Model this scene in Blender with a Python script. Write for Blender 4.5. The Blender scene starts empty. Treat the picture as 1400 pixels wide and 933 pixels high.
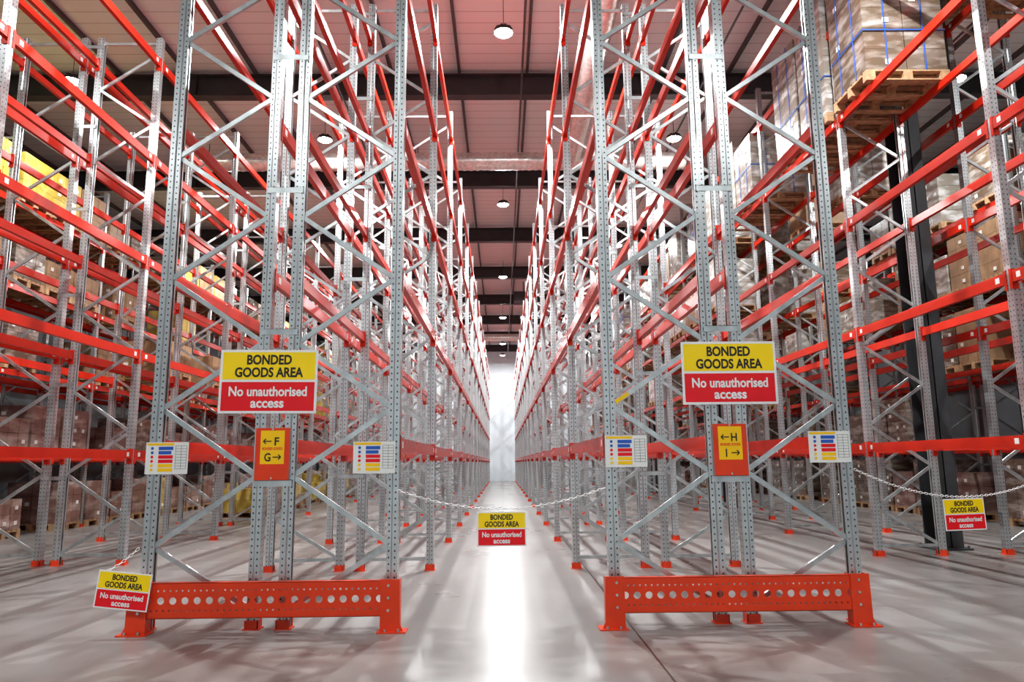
import bpy, math, random
from mathutils import Matrix, Vector
random.seed(11)
S = bpy.context.scene
COL = S.collection
try:
    S.view_settings.view_transform = 'Standard'
    S.view_settings.exposure = -0.15
except Exception: pass
for lk in ('Medium High Contrast', 'Standard - Medium High Contrast', 'None'):
    try:
        S.view_settings.look = lk; break
    except Exception: pass

# ---------------------------------------------------------------- materials
def nmat(name):
    m = bpy.data.materials.new(name); m.use_nodes = True
    nt = m.node_tree; b = nt.nodes['Principled BSDF']
    return m, nt, b
def setb(b, **k):
    for a, v in k.items():
        a = a.replace('_', ' ')
        if a in b.inputs: b.inputs[a].default_value = v
def simple(name, col, rough=.5, metal=0., var=.12, scale=6., emis=None, col2=None, aniso=None, coat=0):
    m, nt, b = nmat(name)
    setb(b, Roughness=rough, Metallic=metal, Coat_Weight=coat, Coat_Roughness=.15)
    tc = nt.nodes.new('ShaderNodeTexCoord'); n = nt.nodes.new('ShaderNodeTexNoise')
    n.inputs['Scale'].default_value = scale; n.inputs['Detail'].default_value = 4
    if aniso:
        mp = nt.nodes.new('ShaderNodeMapping'); mp.inputs['Scale'].default_value = aniso
        nt.links.new(tc.outputs['Object'], mp.inputs[0]); nt.links.new(mp.outputs[0], n.inputs['Vector'])
    else: nt.links.new(tc.outputs['Object'], n.inputs['Vector'])
    r = nt.nodes.new('ShaderNodeValToRGB')
    r.color_ramp.elements[0].position = .3 if not col2 else .45; r.color_ramp.elements[1].position = .7
    r.color_ramp.elements[0].color = tuple(c*(1-var) for c in col)+(1,)
    r.color_ramp.elements[1].color = tuple(col2)+(1,) if col2 else tuple(min(1, c*(1+var)) for c in col)+(1,)
    nt.links.new(n.outputs['Fac'], r.inputs['Fac']); nt.links.new(r.outputs['Color'], b.inputs['Base Color'])
    if emis:
        b.inputs['Emission Color'].default_value = (.98, .99, 1, 1); b.inputs['Emission Strength'].default_value = emis
    return m
def mth(nt, op, a, b=None):
    n = nt.nodes.new('ShaderNodeMath'); n.operation = op
    for i, v in enumerate((a, b)):
        if v is None: continue
        if isinstance(v, (int, float)): n.inputs[i].default_value = v
        else: nt.links.new(v, n.inputs[i])
    return n.outputs[0]

GALV = simple('galvanised_steel', (.54, .575, .58), .28, .7, .2, 9)
def perf_mat():
    m, nt, b = nmat('perforated_galvanised_steel')
    setb(b, Roughness=.28)
    uv = nt.nodes.new('ShaderNodeUVMap'); sep = nt.nodes.new('ShaderNodeSeparateXYZ')
    nt.links.new(uv.outputs[0], sep.inputs[0])
    v = mth(nt, 'SUBTRACT', mth(nt, 'MODULO', sep.outputs['Y'], .05), .025)
    d = mth(nt, 'SQRT', mth(nt, 'ADD', mth(nt, 'MULTIPLY', sep.outputs['X'], sep.outputs['X']),
            mth(nt, 'MULTIPLY', mth(nt, 'MULTIPLY', v, v), .6)))
    h = mth(nt, 'LESS_THAN', d, .0062)
    tc = nt.nodes.new('ShaderNodeTexCoord'); n = nt.nodes.new('ShaderNodeTexNoise')
    n.inputs['Scale'].default_value = 7
    nt.links.new(tc.outputs['Object'], n.inputs['Vector'])
    r = nt.nodes.new('ShaderNodeValToRGB')
    r.color_ramp.elements[0].color = (.46, .49, .50, 1); r.color_ramp.elements[1].color = (.66, .69, .70, 1)
    nt.links.new(n.outputs['Fac'], r.inputs['Fac'])
    mx = nt.nodes.new('ShaderNodeMix'); mx.data_type = 'RGBA'
    nt.links.new(h, mx.inputs['Factor']); nt.links.new(r.outputs['Color'], mx.inputs['A'])
    mx.inputs['B'].default_value = (.06, .06, .065, 1)
    nt.links.new(mx.outputs['Result'], b.inputs['Base Color'])
    nt.links.new(mth(nt, 'SUBTRACT', .7, mth(nt, 'MULTIPLY', h, .7)), b.inputs['Metallic'])
    return m
PERF = perf_mat()
RED = simple('red_beam_paint', (.56, .032, .014), .24, 0, .1, 3)
ORED = simple('orange_red_guard_paint', (.74, .060, .015), .34, 0, .08, 5)
WHITE = simple('white_plastic', (.82, .82, .82), .4, 0, .02)
LABEL = simple('label_white', (.8, .8, .78), .5, 0, .02)
YEL = simple('sign_yellow', (.98, .70, .005), .4, 0, .02)
LYEL = simple('label_yellow', (.95, .58, .004), .4, 0, .02)
SRED = simple('sign_red', (.80, .010, .02), .4, 0, .03)
BLK = simple('print_black', (.02, .02, .02), .5, 0, .1)
BLUE = simple('print_blue', (.03, .12, .5), .5, 0, .05)
DARK = simple('dark_grey_steelwork', (.058, .061, .066), .5, .1, .15, 3)
PURL = simple('purlin_grey', (.10, .105, .11), .5, .2, .15, 3)
WOOD = simple('pallet_wood', (.46, .30, .17), .75, 0, .25, 12)
DUCT = simple('foil_duct', (.78, .77, .74), .3, .6, .2, 14)
KRAFT = simple('kraft_carton', (.36, .23, .13), .6, 0, .18, 5)
PINK = simple('wrapped_carton_brown', (.28, .16, .135), .3, 0, .15, 2.2, col2=(.46, .36, .32), aniso=(1, 1, 3), coat=.5)
YBOX = simple('yellow_wrapped_carton', (.52, .38, .07), .35, 0, .1, 4, col2=(.72, .60, .22), coat=.5)
WBOX = simple('white_wrapped_carton', (.38, .34, .29), .22, 0, .1, 3, col2=(.80, .81, .80), aniso=(1, 1, 3), coat=.8)
GBOX = simple('stretch_wrapped_carton', (.19, .14, .10), .2, 0, .1, 2.5, col2=(.46, .42, .38), aniso=(1, 1, 3.5), coat=.9)
LAMP = simple('led_lens', (1, 1, 1), .3, 0, 0, 1, emis=130)

def floor_mat():
    m, nt, b = nmat('polished_concrete')
    tc = nt.nodes.new('ShaderNodeTexCoord')
    n = nt.nodes.new('ShaderNodeTexNoise'); n.inputs['Scale'].default_value = .4; n.inputs['Detail'].default_value = 4
    n.inputs['Roughness'].default_value = .55
    nt.links.new(tc.outputs['Object'], n.inputs['Vector'])
    r = nt.nodes.new('ShaderNodeValToRGB')
    r.color_ramp.elements[0].position = .25; r.color_ramp.elements[1].position = .75
    r.color_ramp.elements[0].color = (.205, .195, .185, 1); r.color_ramp.elements[1].color = (.285, .29, .29, 1)
    nt.links.new(n.outputs['Fac'], r.inputs['Fac'])
    mp = nt.nodes.new('ShaderNodeMapping'); mp.inputs['Scale'].default_value = (1.6, .5, 1)
    nt.links.new(tc.outputs['Object'], mp.inputs[0])
    n2 = nt.nodes.new('ShaderNodeTexNoise'); n2.inputs['Scale'].default_value = 3; n2.inputs['Detail'].default_value = 6
    nt.links.new(mp.outputs[0], n2.inputs['Vector'])
    sep = nt.nodes.new('ShaderNodeSeparateXYZ'); nt.links.new(tc.outputs['Object'], sep.inputs[0])
    def line(out, c, w):
        return mth(nt, 'LESS_THAN', mth(nt, 'ABSOLUTE', mth(nt, 'SUBTRACT', out, c)), w)
    j1 = line(sep.outputs['X'], .98, .007)
    px = mth(nt, 'SUBTRACT', mth(nt, 'MODULO', mth(nt, 'ADD', sep.outputs['Y'], 24.2), 6.1), 3.05)
    j2 = mth(nt, 'LESS_THAN', mth(nt, 'ABSOLUTE', px), .005)
    j = mth(nt, 'MAXIMUM', j1, j2)
    mx = nt.nodes.new('ShaderNodeMix'); mx.data_type = 'RGBA'
    nt.links.new(j, mx.inputs['Factor']); nt.links.new(r.outputs['Color'], mx.inputs['A'])
    mx.inputs['B'].default_value = (.05, .045, .04, 1)
    mc = nt.nodes.new('ShaderNodeMix'); mc.data_type = 'RGBA'
    nt.links.new(mth(nt, 'MULTIPLY', line(sep.outputs['X'], 0, .008), .85), mc.inputs['Factor'])
    nt.links.new(mx.outputs['Result'], mc.inputs['A']); mc.inputs['B'].default_value = (.15, .105, .04, 1)
    mm = nt.nodes.new('ShaderNodeMix'); mm.data_type = 'RGBA'; mm.blend_type = 'MULTIPLY'
    mm.inputs['Factor'].default_value = 1
    nt.links.new(mc.outputs['Result'], mm.inputs['A'])
    r2 = nt.nodes.new('ShaderNodeValToRGB'); r2.color_ramp.elements[0].position = .2; r2.color_ramp.elements[1].position = .8
    r2.color_ramp.elements[0].color = (.86, .84, .82, 1)
    nt.links.new(n2.outputs['Fac'], r2.inputs['Fac']); nt.links.new(r2.outputs['Color'], mm.inputs['B'])
    nt.links.new(mm.outputs['Result'], b.inputs['Base Color'])
    nt.links.new(mth(nt, 'ADD', mth(nt, 'MULTIPLY', n.outputs['Fac'], .06), .25), b.inputs['Roughness'])
    return m
FLOOR = floor_mat()
def ceil_mat():
    m, nt, b = nmat('roof_liner_sheet'); setb(b, Roughness=.5)
    tc = nt.nodes.new('ShaderNodeTexCoord'); sep = nt.nodes.new('ShaderNodeSeparateXYZ')
    nt.links.new(tc.outputs['Object'], sep.inputs[0])
    md = mth(nt, 'MODULO', mth(nt, 'ADD', sep.outputs['Y'], 50), .333)
    rib = mth(nt, 'LESS_THAN', md, .03)
    mx = nt.nodes.new('ShaderNodeMix'); mx.data_type = 'RGBA'
    nt.links.new(rib, mx.inputs['Factor']); mx.inputs['A'].default_value = (.74, .83, .85, 1); mx.inputs['B'].default_value = (.56, .62, .64, 1)
    nt.links.new(mx.outputs['Result'], b.inputs['Base Color'])
    return m
CEIL = ceil_mat()
WALL = simple('white_wall_panel', (.72, .79, .83), .5, 0, .04, 1)
SWALL = simple('grey_wall_panel', (.24, .26, .28), .55, 0, .06, 1)

# ---------------------------------------------------------------- mesh builder
class MB:
    def __init__(s): s.v = []; s.f = []; s.m = []; s.uv = []; s.mats = []
    def mi(s, m):
        if m not in s.mats: s.mats.append(m)
        return s.mats.index(m)
    def face(s, idx, m, uv=None):
        s.f.append(tuple(idx)); s.m.append(s.mi(m)); s.uv.extend(uv if uv else [(1, 0)]*len(idx))
    def box(s, x0, x1, y0, y1, z0, z1, m):
        b = len(s.v)
        s.v += [(x0,y0,z0),(x1,y0,z0),(x1,y1,z0),(x0,y1,z0),(x0,y0,z1),(x1,y0,z1),(x1,y1,z1),(x0,y1,z1)]
        for q in ((0,3,2,1),(4,5,6,7),(0,1,5,4),(1,2,6,5),(2,3,7,6),(3,0,4,7)): s.face([b+i for i in q], m)
    def strut(s, p, q, w, t, m):
        p = Vector(p); q = Vector(q); d = (q-p).normalized()
        up = Vector((0,1,0)) if abs(d.y) < .9 else Vector((0,0,1))
        a = d.cross(up).normalized()*w/2; c = d.cross(a).normalized()*t/2
        b = len(s.v)
        for e in (p, q):
            for sa, sc in ((-1,-1),(1,-1),(1,1),(-1,1)): s.v.append(tuple(e+a*sa+c*sc))
        for k in ((0,3,2,1),(4,5,6,7),(0,1,5,4),(1,2,6,5),(2,3,7,6),(3,0,4,7)): s.face([b+i for i in k], m)
    def channel(s, p, q, w, t, th, m):
        p = Vector(p); q = Vector(q); d = (q-p).normalized(); up = Vector((0,1,0))
        a = d.cross(up).normalized(); c = up
        prof = [(-w/2,0),(w/2,0),(w/2,t),(w/2-th,t),(w/2-th,th),(-w/2+th,th),(-w/2+th,t),(-w/2,t)]
        b = len(s.v)
        for e in (p, q):
            for i, j in prof: s.v.append(tuple(e+a*i+c*(j-t/2)))
        n = len(prof)
        for i in range(n):
            j = (i+1) % n; s.face((b+i, b+j, b+n+j, b+n+i), m)
    def prof_z(s, prof, z0, z1, m, holes=()):
        b = len(s.v); n = len(prof)
        for z in (z0, z1):
            for x, y in prof: s.v.append((x, y, z))
        for i in range(n):
            j = (i+1) % n
            w = math.dist(prof[i], prof[j])
            if i in holes: uv = [(-w/2,z0),(w/2,z0),(w/2,z1),(-w/2,z1)]
            else: uv = [(1,z0),(1,z0),(1,z1),(1,z1)]
            s.face((b+i, b+j, b+n+j, b+n+i), m, uv)
    def prof_y(s, prof, y0, y1, m):
        b = len(s.v); n = len(prof)
        for y in (y0, y1):
            for x, z in prof: s.v.append((x, y, z))
        for i in range(n):
            j = (i+1) % n; s.face((b+i, b+j, b+n+j, b+n+i), m)
        s.face([b+i for i in range(n)], m); s.face([b+n+i for i in range(n)][::-1], m)
    def cyl(s, p, q, r, m, n=12, caps=True, rings=None):
        p = Vector(p); q = Vector(q); d = (q-p).normalized()
        up = Vector((0,0,1)) if abs(d.z) < .9 else Vector((1,0,0))
        a = d.cross(up).normalized(); c = d.cross(a)
        L = (q-p).length; rings = rings or [(0, r), (L, r)]
        b = len(s.v)
        for t, rr in rings:
            for i in range(n):
                an = 2*math.pi*i/n; s.v.append(tuple(p+d*t+(a*math.cos(an)+c*math.sin(an))*rr))
        for k in range(len(rings)-1):
            for i in range(n):
                j = (i+1) % n; s.face((b+k*n+i, b+k*n+j, b+(k+1)*n+j, b+(k+1)*n+i), m)
        if caps:
            s.face([b+i for i in range(n)], m); e = b+(len(rings)-1)*n; s.face([e+i for i in range(n)], m)
    def holecell(s, cx, cz, w, h, r, y, m, n=16, depth=.005):
        b = len(s.v); outer = []; inner = []
        for i in range(n):
            an = 2*math.pi*(i+.5)/n; ca, sa = math.cos(an), math.sin(an)
            k = min((w/2)/max(1e-6, abs(ca)), (h/2)/max(1e-6, abs(sa)))
            outer.append((cx+ca*k, y, cz+sa*k)); inner.append((cx+ca*r, y, cz+sa*r))
        back = [(x, y+depth, z) for x, _, z in inner]
        s.v += outer+inner+back
        for i in range(n):
            j = (i+1) % n
            s.face((b+i, b+j, b+n+j, b+n+i), m); s.face((b+n+i, b+n+j, b+2*n+j, b+2*n+i), m)
        for sx, sz in ((1,1),(-1,1),(-1,-1),(1,-1)):
            c = (cx+sx*w/2, y, cz+sz*h/2)
            ds = sorted(range(n), key=lambda i: (outer[i][0]-c[0])**2+(outer[i][2]-c[2])**2)[:2]
            s.v.append(c); s.face((len(s.v)-1, b+ds[0], b+ds[1]), m)
    def obj(s, name, parent=None, smooth=False):
        me = bpy.data.meshes.new(name); me.from_pydata(s.v, [], s.f)
        for m in s.mats: me.materials.append(m)
        me.polygons.foreach_set('material_index', s.m)
        uv = me.uv_layers.new(name='UVMap'); flat = [c for p in s.uv for c in p]
        uv.data.foreach_set('uv', flat)
        if smooth: me.polygons.foreach_set('use_smooth', [True]*len(s.f))
        me.update()
        o = bpy.data.objects.new(name, me); COL.objects.link(o)
        if parent: o.parent = parent
        return o
def empty(name, loc=(0,0,0), rot=(0,0,0)):
    e = bpy.data.objects.new(name, None); e.location = loc; e.rotation_euler = rot
    e.empty_display_size = .1; COL.objects.link(e); return e

# ---------------------------------------------------------------- shell
XW = 15; YB = -9; YF = 50.5; ZC = 9.0
b = MB(); b.box(-XW, XW, YB, YF, -.1, 0, FLOOR); b.obj('floor')
b = MB(); b.box(-XW, XW, YB, YF, ZC, ZC+.1, CEIL); b.obj('ceiling')
b = MB(); b.box(-XW-.1, -XW, YB, YF, 0, ZC, SWALL); b.obj('wall_left')
b = MB(); b.box(XW, XW+.1, YB, YF, 0, ZC, SWALL); b.obj('wall_right')
b = MB(); b.box(-XW, XW, YF, YF+.1, 0, ZC, WALL)
b.obj('wall_far')
b = MB(); b.box(-XW, XW, YB-.1, YB, 0, ZC, WALL); b.obj('wall_back')

b = MB()
for k in range(-4, 8):
    y = 13.6+4.85*k
    if y > YF-.5: break
    b.box(-XW, XW, y-.11, y+.11, 8.44, 8.465, DARK); b.box(-XW, XW, y-.11, y+.11, 8.875, 8.9, DARK)
    b.box(-XW, XW, y-.008, y+.008, 8.465, 8.875, DARK)
    for i in range(-7, 8): b.box(i*2-.005, i*2+.005, y-.1, y+.1, 8.465, 8.875, DARK)
b.obj('roof_rafter_beams')
b = MB()
x = -14.3
while x < 14.6:
    b.box(x-.025, x+.025, YB+.05, YF-.05, 8.9, 8.995, PURL); x += 1.35
b.obj('roof_purlins')
b = MB()
for x in (.42, -3.1, 3.9, -7.3, 7.9):
    b.cyl((x, YB+.1, 8.408), (x, YF-.1, 8.408), .02, PURL, 8)
b.obj('sprinkler_pipes', smooth=True)

def duct(name, p, q, r):
    b = MB(); L = (Vector(q)-Vector(p)).length; rings = []; t = 0; i = 0
    while t < L:
        rings.append((t, r*(1 if i % 2 else .93)+random.uniform(-.006, .006))); t += .075; i += 1
    b.cyl(p, q, r, DUCT, 16, True, rings)
    t = .8
    d = (Vector(q)-Vector(p)).normalized()
    while t < L:
        c = Vector(p)+d*t; b.cyl(c+Vector((0,0,r)), c+Vector((0,0,r+.25)), .008, PURL, 6); t += 2.4
    return b.obj(name, smooth=True)
duct('ventilation_duct', (1.62, -2, 8.12), (1.62, 15.7, 8.12), .21)
duct('ventilation_duct', (-7.5, 16.0, 8.12), (4.3, 16.0, 8.12), .21)
duct('ventilation_duct', (-7.5, 40.0, 8.1), (4.3, 40.0, 8.1), .2)

def column(x, y, h=8.44):
    b = MB(); w = .34; d = .36
    b.box(x-w/2, x+w/2, y-d/2, y-d/2+.02, 0, h, DARK); b.box(x-w/2, x+w/2, y+d/2-.02, y+d/2, 0, h, DARK)
    b.box(x-.008, x+.008, y-d/2, y+d/2, 0, h, DARK)
    b.box(x-w/2-.08, x+w/2+.08, y-d/2-.08, y+d/2+.08, 0, .025, DARK)
    for sx in (-1, 1):
        for sy in (-1, 1): b.cyl((x+sx*(w/2+.04), y+sy*(d/2+.04), .025), (x+sx*(w/2+.04), y+sy*(d/2+.04), .06), .015, PURL, 6)
    return b.obj('steel_column')
for y in (10.5, 20.1, 29.8, 39.5): column(6.18, y)

# ---------------------------------------------------------------- racking
LEV = [1.40, 2.95, 4.50, 6.05]
LEVC = [1.40, 2.80, 4.15, 5.50, 6.85]
LEVL = [1.40, 2.72, 4.03, 5.50, 6.95]
BAY = 3.05
def upright(b, xc, y, H, s):
    p = [(-.044,0),(-.044,-.045),(0,-.045),(.010,-.035),(.044,-.035),(.044,-.016),(.041,-.016),(.041,-.032),(.008,-.032),
         (-.002,-.042),(-.041,-.042),(-.041,.042),(-.002,.042),(.008,.032),(.041,.032),(.041,.016),(.044,.016),(.044,.035),
         (.010,.035),(0,.045),(-.044,.045)]
    holes = {0, 1, 3, 17, 19, 20}
    b.prof_z([(xc+s*px, y+py) for px, py in p], .006, H, PERF, holes)
    b.box(xc-.065, xc+.065, y-.06, y+.06, 0, .008, ORED)
    b.box(xc-.052, xc+.052, y-.052, y-.046, .008, .07, ORED); b.box(xc-.052, xc+.052, y+.046, y+.052, .008, .07, ORED)
    b.box(xc-s*.052, xc-s*.046, y-.052, y+.052, .008, .07, ORED)
def frame(b, xo, xi, y, H):
    s = 1 if xi > xo else -1
    upright(b, xo, y, H, s); upright(b, xi, y, H, -s)
    o = xo+s*.02; i = xi-s*.02
    b.channel((o, y-.002, .13), (i, y-.002, .13), .038, .026, .003, GALV)
    z = .62; nodes = [(i, .14)]
    k = 0
    while z < H-.1:
        nodes.append((o if k % 2 == 0 else i, z)); z += .54; k += 1
    for n, (a, c) in enumerate(zip(nodes, nodes[1:])):
        off = -.006 if n % 2 else .006
        b.channel((a[0], y+off, a[1]), (c[0], y+off, c[1]), .038, .028, .003, GALV)
    for a in nodes: b.cyl((a[0], y-.036, a[1]), (a[0], y+.036, a[1]), .009, GALV, 6)
    b.channel((o, y, H-.08), (i, y, H-.08), .038, .026, .003, GALV)
def beam(b, x, y0, y1, z, s):
    f = x-s*.046
    pr = [(f, z-.055), (f, z+.055), (f+s*.034, z+.055), (f+s*.034, z+.032), (f+s*.05, z+.032), (f+s*.05, z-.055)]
    b.prof_y(pr, y0+.047, y1-.047, RED)
    g = f-s*.004
    for yy in (y0+.02, y1-.055):
        b.box(min(g, g+s*.004), max(g, g+s*.004), yy, yy+.035, z-.12, z+.075, RED)
    for yy in (y0+.047, y1-.052):
        b.box(min(f, f+s*.06), max(f, f+s*.06), yy, yy+.005, z-.12, z+.075, RED)
    h = f-s*.0015
    b.box(min(f, h), max(f, h), y0+.12, y0+.18, z-.025, z+.03, LABEL)
    b.box(min(f, h), max(f, h), y1-.17, y1-.115, z-.025, z+.03, LABEL)
def rack(rows, y0, nb, H, levels, spacer=True, tag=None):
    b = MB()
    for xo, xi in rows:
        s = 1 if xi > xo else -1
        for k in range(nb+1): frame(b, xo, xi, y0+k*BAY, H)
        for k in range(nb):
            for z in levels:
                beam(b, xo, y0+k*BAY, y0+(k+1)*BAY, z, s); beam(b, xi, y0+k*BAY, y0+(k+1)*BAY, z, -s)
    if spacer and len(rows) == 2:
        a, c = sorted((rows[0][1], rows[1][1]))
        for k in range(nb+1):
            z = 1.1
            while z < H:
                b.box(a-.03, c+.03, y0+k*BAY-.05, y0+k*BAY-.046, z-.02, z+.03, GALV)
                b.box(a-.03, c+.03, y0+k*BAY-.05, y0+k*BAY-.02, z+.027, z+.03, GALV); z += 1.22
    if tag: b.strut(tag[0], tag[1], .03, .002, LYEL)
    return b.obj('pallet_rack')
Y0 = 5.97
rack([(-.87, -1.70), (-2.77, -1.94)], Y0, 14, 7.35, LEVC)
rack([(.87, 1.70), (2.77, 1.94)], Y0, 14, 7.35, LEVC, True, ((.925, Y0-.024, 1.725), (1.03, Y0-.024, 1.797)))
rack([(-4.9, -5.73), (-6.8, -5.97)], 3.7, 14, 7.35, LEVL)
rack([(4.9, 5.73), (7.43, 6.6)], 3.7, 14, 8.2, LEV+[7.45], False)
rack([(-8.9, -9.73), (-10.8, -9.97)], 3.7, 14, 7.35, LEV)
rack([(9.5, 10.33), (11.4, 10.57)], 3.7, 14, 7.35, LEV)

# ---------------------------------------------------------------- goods
def pallet(b, xc, yc, z, wx=1.0, wy=.9):
    x0, x1, y0, y1 = xc-wx/2, xc+wx/2, yc-wy/2, yc+wy/2
    for i in range(3):
        yy = y0+i*(wy-.1)/2; b.box(x0, x1, yy, yy+.1, z, z+.02, WOOD)
        for j in range(3):
            xx = x0+j*(wx-.12)/2; b.box(xx, xx+.12, yy, yy+.1, z+.02, z+.10, WOOD)
    for j in range(3):
        xx = x0+j*(wx-.12)/2; b.box(xx, xx+.12, y0, y1, z+.10, z+.12, WOOD)
    for i in range(7):
        yy = y0+i*(wy-.09)/6; b.box(x0, x1, yy, yy+.09, z+.12, z+.142, WOOD)
def load(b, xc, yc, z, mat, h, wx=.98, wy=.88, nx=2, ny=3, ch=.27, face=-1, labels=True):
    nz = max(1, int(h/ch)); zz = z+.143
    cx, cy = wx/nx, wy/ny
    for k in range(nz):
        for i in range(nx):
            for j in range(ny):
                g = .003+random.random()*.004
                x0 = xc-wx/2+i*cx; y0 = yc-wy/2+j*cy
                b.box(x0+g, x0+cx-g, y0+g, y0+cy-g, zz+k*ch+.002, zz+(k+1)*ch-.003, mat)
    if labels:
        for k in range(nz):
            for j in range(ny):
                if random.random() < .3:
                    y = yc-wy/2+(j+.5)*cy; x = xc+face*(wx/2)
                    b.box(x-.004, x+.004, y-.04, y+.04, zz+k*ch+.08, zz+k*ch+.15, LABEL)
            if random.random() < .6:
                x = xc+random.uniform(-.3, .3); y = yc-wy/2
                b.box(x-.04, x+.04, y-.004, y+.004, zz+k*ch+.08, zz+k*ch+.15, LABEL)
def fill(xo, xi, y0, nb, levels, mats, face, hmax=1.1):
    b = MB(); xc = (xo+xi)/2
    for k in range(nb):
        for z, prob, mm in levels:
            for j in range(3):
                if random.random() < prob:
                    yc = y0+k*BAY+.09+.478+j*.957; m = random.choice(mm or mats)
                    pallet(b, xc, yc, z, 1.0, .88)
                    load(b, xc, yc, z, m, random.choice((.85, 1.1, 1.1))*hmax/1.1, face=face)
    return b.obj('stored_pallet_goods')
fill(-8.9, -9.73, 3.7, 13, [(0, .9, [PINK]*4+[YBOX]), (1.457, .85, [PINK, PINK, PINK, GBOX]), (3.007, .6, [GBOX, PINK, YBOX, KRAFT]),
     (4.557, .6, [YBOX, KRAFT, GBOX]), (6.107, .65, [YBOX, YBOX, GBOX, KRAFT])], [], 1, .85)
fill(9.5, 10.33, 3.7, 13, [(0, .6, [PINK, GBOX]), (1.457, .4, [GBOX]), (3.007, .3, [KRAFT, GBOX]), (4.557, .45, [WBOX, GBOX, KRAFT]), (6.107, .5, [WBOX, GBOX])], [], -1)
fill(-6.8, -5.97, 12.85, 6, [(0, .3, [YBOX, PINK]), (2.777, .25, [KRAFT, YBOX])], [], -1, .85)
def pal_obj(xc, yc, z, mat, h, straps=True, nx=2, ny=2, ch=.3):
    b = MB(); pallet(b, xc, yc, z, 1.1, .95); load(b, xc, yc, z, mat, h, 1.08, .93, nx, ny, ch)
    nz = int(h/ch); t = z+.143+nz*ch
    if straps:
        for dx in (-.25, .25):
            b.box(xc+dx-.008, xc+dx+.008, yc-.475, yc-.470, z+.143, t, BLUE); b.box(xc+dx-.008, xc+dx+.008, yc-.475, yc+.475, t, t+.004, BLUE)
        for dy in (-.2, .2):
            b.box(xc-.55, xc-.545, yc+dy-.008, yc+dy+.008, z+.143, t, BLUE)
        b.box(xc-.548, xc+.548, yc-.478, yc-.472, z+.7, z+.716, BLUE)
        b.box(xc-.553, xc-.547, yc-.478, yc+.47, z+.7, z+.716, BLUE)
    return b.obj('loaded_pallet')
X = 5.315; zz = 6.107
pal_obj(X, 9.22, zz, GBOX, 1.85, True); pal_obj(X, 10.38, zz, WBOX, 1.8, True); pal_obj(X, 11.4, zz, WBOX, 1.8, True)
for i, (yy, m, h) in enumerate([(13.6, WBOX, 1.2), (14.6, WBOX, 1.5), (16.4, WBOX, 1.2), (17.5, GBOX, 1.2), (19.6, WBOX, 1.2), (20.6, KRAFT, 1.1), (22.6, WBOX, 1.2), (24.1, WBOX, .9), (25.7, KRAFT, 1.1), (28.5, WBOX, 1.1)]):
    pal_obj(X, yy, zz, m, h, i % 3 == 0)
pal_obj(7.015, 8.1, 7.507, GBOX, .9, False); pal_obj(7.015, 9.1, 7.507, KRAFT, .6, False)
fill(5.0, 5.63, 15.9, 8, [(4.557, .5, None), (3.007, .1, None)], [WBOX, WBOX, KRAFT, GBOX], -1)
fill(6.6, 7.43, 12.85, 8, [(4.557, .35, None), (6.107, .3, None)], [GBOX, KRAFT, WBOX], 1)

# ---------------------------------------------------------------- end-of-aisle guards
def guard(x0, x1, yf):
    b = MB(); H = .38
    zb, zt = .115, .375
    pw = .16
    for xa, sgn in ((x0, 1), (x1, -1)):
        xi = xa+sgn*pw
        fx = xa-sgn*.02
        v = len(b.v)
        pts = [(fx, 0), (xi, 0), (xi, H+.005), (xa+sgn*.015, H+.005), (xa+sgn*.01, .06)]
        n = len(pts)
        for y in (yf-.012, yf-.004): b.v += [(px, y, pz) for px, pz in pts]
        b.face([v+i for i in range(n)], ORED); b.face([v+n+i for i in range(n)], ORED)
        for i in range(n): b.face((v+i, v+(i+1) % n, v+n+(i+1) % n, v+n+i), ORED)
        for xx in (xa+sgn*.015, xi-sgn*.01): b.box(min(xx, xx+sgn*.008), max(xx, xx+sgn*.008), yf-.004, yf+.09, 0, H, ORED)
        b.box(min(fx-sgn*.02, xi+sgn*.02), max(fx-sgn*.02, xi+sgn*.02), yf-.05, yf+.10, 0, .01, ORED)
        for zz_ in (.16, .25, .34): b.cyl((xa+sgn*.1, yf-.02, zz_), (xa+sgn*.1, yf-.012, zz_), .011, GALV, 6)
        for dx in (.02, .12): b.cyl((xa+sgn*dx, yf-.035, .01), (xa+sgn*dx, yf-.035, .03), .01, GALV, 6)
    xa, xb = x0+.03, x1-.03
    L = xb-xa; n = round(L/.09); p = L/n
    rows = [(zb, zb+.035, None), (zb+.035, zb+.08, 'd'), (zb+.08, zb+.18, 'h'), (zb+.18, zb+.225, 'd'), (zb+.225, zt, None)]
    for za, zc, t in rows:
        if t is None:
            v = len(b.v); b.v += [(xa, yf, za), (xb, yf, za), (xb, yf, zc), (xa, yf, zc)]; b.face((v, v+1, v+2, v+3), ORED)
        elif t == 'h':
            for i in range(n): b.holecell(xa+(i+.5)*p, (za+zc)/2, p, zc-za, .027, yf, ORED, 20)
        else:
            for i in range(2*n): b.holecell(xa+(i+.5)*p/2, (za+zc)/2, p/2, zc-za, .008, yf, ORED, 8)
    b.box(xa, xb, yf, yf+.06, zt-.004, zt, ORED); b.box(xa, xb, yf, yf+.06, zb, zb+.004, ORED)
    b.box(xa, xb, yf+.056, yf+.06, zt-.03, zt, ORED); b.box(xa, xb, yf+.056, yf+.06, zb, zb+.03, ORED)
    return b.obj('rack_end_guard')
guard(-2.84, -.77, 5.785); guard(.76, 2.81, 5.785)

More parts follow.
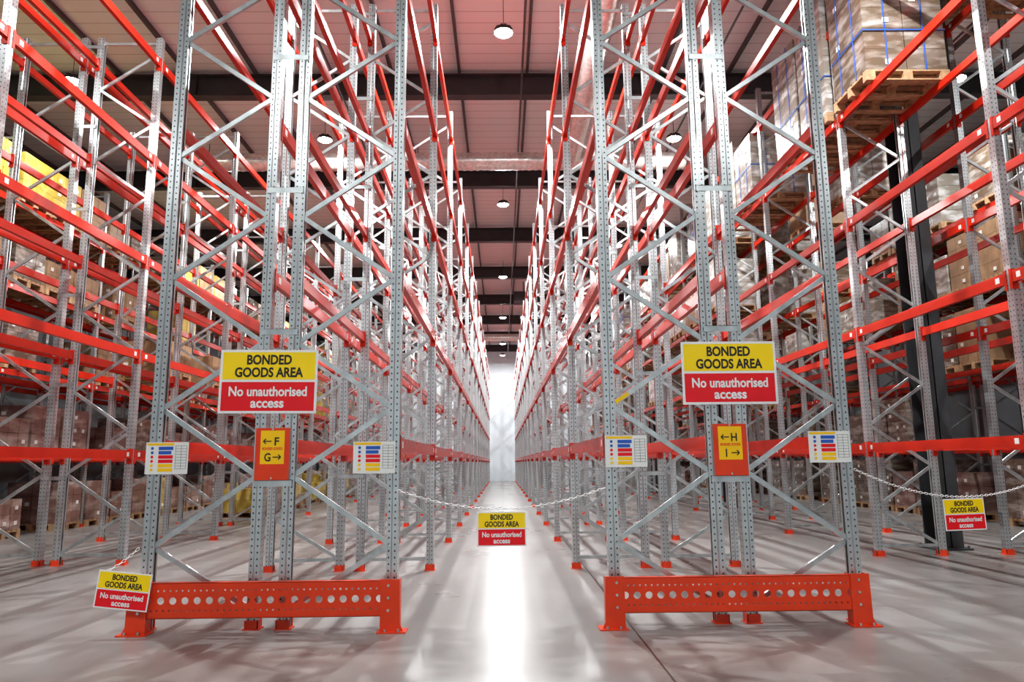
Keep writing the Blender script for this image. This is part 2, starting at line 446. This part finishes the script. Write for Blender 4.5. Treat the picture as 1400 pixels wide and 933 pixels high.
# ---------------------------------------------------------------- signs
def text(s, parent, cx, cz, width, cap, mat, y=-.0045, off=.012):
    c = bpy.data.curves.new('txt', 'FONT'); c.body = s; c.size = 1; c.align_x = 'CENTER'; c.offset = off; c.extrude = .0
    c.materials.append(mat); c.resolution_u = 4
    o = bpy.data.objects.new('lettering_'+s.lower().replace(' ', '_'), c); COL.objects.link(o)
    bpy.context.view_layer.update()
    w = o.dimensions.x; sy = cap/.70
    o.rotation_euler = (math.pi/2, 0, 0)
    o.scale = (width/max(w, 1e-4), sy, 1)
    o.location = (cx, y, cz-cap/2)
    o.parent = parent
    return o
def plate(parent, name, x0, x1, z0, z1, y0, y1, m):
    b = MB(); b.box(x0, x1, y0, y1, z0, z1, m); return b.obj(name, parent)
def bonded(loc, w, h, rot=(0,0,0)):
    e = empty('bonded_goods_sign', loc, rot)
    plate(e, 'board', -w/2, w/2, -h/2, h/2, -.002, .002, WHITE)
    t = .025*w
    plate(e, 'yellow_panel', -w/2+t, w/2-t, .03*h, h/2-t, -.003, -.002, YEL)
    plate(e, 'red_panel', -w/2+t, w/2-t, -h/2+t, -.01*h, -.003, -.002, SRED)
    text('BONDED', e, 0, .345*h, .46*w, .145*h, BLK, off=.032)
    text('GOODS AREA', e, 0, .145*h, .70*w, .145*h, BLK, off=.032)
    text('No unauthorised', e, 0, -.155*h, .80*w, .145*h, WHITE, off=.03)
    text('access', e, 0, -.335*h, .34*w, .145*h, WHITE, off=.03)
    return e
ys = Y0-.065
bonded((-1.885, ys, 1.915), .785, .515, (0, math.radians(.5), 0))
bonded((1.855, ys, 1.955), .775, .515, (0, 0, 0))
bonded((-.01, Y0-.065, .735), .385, .265, (0, 0, 0))
bonded((-2.83, 5.71, .335), .40, .27, (0, math.radians(6), math.radians(0)))
bonded((3.86, 6.22, .785), .37, .26, (0, math.radians(-1), math.radians(6)))
def location(xc, l1, l2, w1, w2):
    e = empty('rack_location_sign', (xc, ys, 1.335))
    plate(e, 'red_backing', -.135, .135, -.205, .205, 0, .006, ORED)
    plate(e, 'yellow_label', -.095, .095, -.08, .185, -.001, 0, LYEL)
    text(l1, e, .032, .10, w1, .062, BLK, -.002, .02)
    text('BONDED GOODS', e, 0, .042, .16, .02, SRED, -.002, .03)
    text(l2, e, -.035, -.025, w2, .062, BLK, -.002, .02)
    for z, d, x in ((.10, -1, -.038), (-.025, 1, .035)):
        b = MB(); b.box(x-.03, x+.03, -.003, -.002, z-.004, z+.004, BLK)
        tx = x+d*.034
        for sg in (-1, 1):
            b.strut((tx, -.0025, z), (tx-d*.02, -.0025, z+sg*.02), .008, .001, BLK)
        b.obj('arrow', e)
    b = MB()
    for zz_ in (.195, -.19): b.cyl((0, -.006, zz_), (0, 0, zz_), .008, GALV, 8)
    b.obj('fixing_bolts', e)
location(-1.83, 'F', 'G', .036, .05); location(1.83, 'H', 'I', .048, .010)
def notice(xc, zc, w=.335, h=.25):
    e = empty('load_notice_sign', (xc, ys, zc))
    plate(e, 'board', -w/2, w/2, -h/2, h/2, 0, .003, LABEL)
    b = MB()
    cols = [BLUE, BLUE, SRED, SRED, LYEL, LYEL]
    for i, c in enumerate(cols):
        z1 = (.36-i*.135)*h
        b.box(-.20*w, .14*w if i != 1 else .1*w, -.0015, 0, z1-.105*h, z1, c)
        b.cyl((-.35*w, -.002, z1-.05*h), (-.35*w, 0, z1-.05*h), .045*h, c if i < 4 else LYEL, 10)
    b.box(-.47*w, .16*w, -.0012, 0, .40*h, .47*h, LYEL)
    for i in range(9): b.box(.2*w, .46*w, -.001, 0, (.38-i*.09)*h, (.388-i*.09)*h, BLK)
    for xx in (.20, .33, .455): b.box(xx*w, (xx+.006)*w, -.001, 0, -.34*h, .388*h, BLK)
    b.obj('printed_panels', e)
notice(-2.66, 1.31); notice(-1.02, 1.30); notice(.99, 1.33); notice(2.63, 1.35)

# ---------------------------------------------------------------- chains
def chain(name, pts):
    b = MB()
    P = [Vector(p) for p in pts]
    pitch = .03
    out = [P[0]]; rem = pitch
    for a, c in zip(P, P[1:]):
        L = (c-a).length; u = rem
        while u <= L: out.append(a.lerp(c, u/L)); u += pitch
        rem = u-L
    n, k = 12, 5
    for i, (a, c) in enumerate(zip(out, out[1:])):
        d = (c-a).normalized(); s1 = d.cross(Vector((0,0,1))).normalized(); s2 = d.cross(s1)
        side = s1 if i % 2 else s2; nor = d.cross(side)
        m = WHITE; mid = (a+c)/2; base = len(b.v)
        for q in range(n):
            an = 2*math.pi*q/n; r = d*math.cos(an)*.0185+side*math.sin(an)*.009
            rd = (d*math.cos(an)+side*math.sin(an)).normalized()
            for w in range(k):
                bn = 2*math.pi*w/k; b.v.append(tuple(mid+r+(rd*math.cos(bn)+nor*math.sin(bn))*.0026))
        for q in range(n):
            for w in range(k):
                b.face((base+q*k+w, base+((q+1) % n)*k+w, base+((q+1) % n)*k+(w+1) % k, base+q*k+(w+1) % k), m)
    return b.obj(name, smooth=True)
def cat(p, q, sag, n=40):
    p = Vector(p); q = Vector(q); return [p.lerp(q, i/n)-Vector((0,0,sag*4*(i/n)*(1-i/n))) for i in range(n+1)]
yc = Y0-.052
chain('plastic_barrier_chain', cat((-.83, yc, 1.04), (.83, yc, 1.05), .155))
chain('plastic_barrier_chain', cat((2.82, Y0-.05, 1.17), (4.86, 6.75-.06, 1.05), .185))
chain('plastic_barrier_chain', cat((-2.83, Y0-.06, .62), (-3.01, 5.73, .455), .02, 10)+cat((-3.01, 5.73, .46), (-2.64, 5.74, .44), .01, 10))

# ---------------------------------------------------------------- lamps
def highbay(x, y, z=8.2, P=230, size=.12):
    e = empty('high_bay_light', (x, y, z))
    b = MB()
    b.cyl((0,0,.10), (0,0,0), .16, DARK, 20, True, [(0, .07), (.04, .15), (.10, .165)])
    for i in range(10):
        an = 2*math.pi*i/10; b.strut((.05*math.cos(an), .05*math.sin(an), .12), (.14*math.cos(an), .14*math.sin(an), .07), .008, .03, DARK)
    b.cyl((0,0,.10), (0,0,.65), .006, DARK, 6)
    b.obj('housing', e, True)
    b = MB(); b.cyl((0,0,-.03), (0,0,.0), .15, LAMP, 20, True, [(0, .11), (.03, .15)]); b.obj('lens', e)
    l = bpy.data.lights.new('lamp', 'AREA'); l.shape = 'DISK'; l.size = size; l.energy = P; l.color = (.965, .99, .985)
    o = bpy.data.objects.new('lamp', l); o.location = (0, 0, -.04); o.parent = e; COL.objects.link(o)
for y, P in ((-3.5, 330), (11, 720), (19.1, 290), (27.0, 250), (34.9, 270), (42.8, 360), (47.5, 190)): highbay(.07, y, 8.2, P)  # first and last are added fill: unseen lamp behind camera, extra one brightening far end
for x in (-3.8, 3.8):
    for y in (-2, 7, 15, 23, 31, 39, 47): highbay(x, y, 8.2, 170 if y < 0 else (360 if y == 7 else 235))  # pair behind the camera is unseen, added to light signs and upright fronts
for x in (-7.8, 8.5):
    for y in (-4, 4.5, 12.5, 20.5, 28.5, 38): highbay(x, y, 8.2, 100 if y < 0 else 230)

b = MB(); b.box(.55, 1.35, 30.2, 30.8, 8.0, 8.4, DARK)
for i in range(6): b.box(.6, 1.3, 30.17, 30.2, 8.03+i*.06, 8.06+i*.06, PURL)
b.cyl((.95, 30.5, 8.4), (.95, 30.5, 8.9), .02, PURL, 6); b.obj('unit_heater')

# ---------------------------------------------------------------- world, camera
w = bpy.data.worlds.new('World'); S.world = w; w.use_nodes = True
w.node_tree.nodes['Background'].inputs[0].default_value = (.6, .65, .7, 1); w.node_tree.nodes['Background'].inputs[1].default_value = .3
cam = bpy.data.cameras.new('camera'); cam.sensor_width = 36; cam.lens = 36*1000/1400; cam.clip_end = 200
co = bpy.data.objects.new('camera', cam); COL.objects.link(co); S.camera = co
R = Matrix.Rotation(math.radians(-.83), 4, 'Z') @ Matrix.Rotation(math.radians(90+9.43), 4, 'X') @ Matrix.Rotation(math.radians(-.57), 4, 'Z')
co.matrix_world = Matrix.Translation((0, 0, 1.25)) @ R
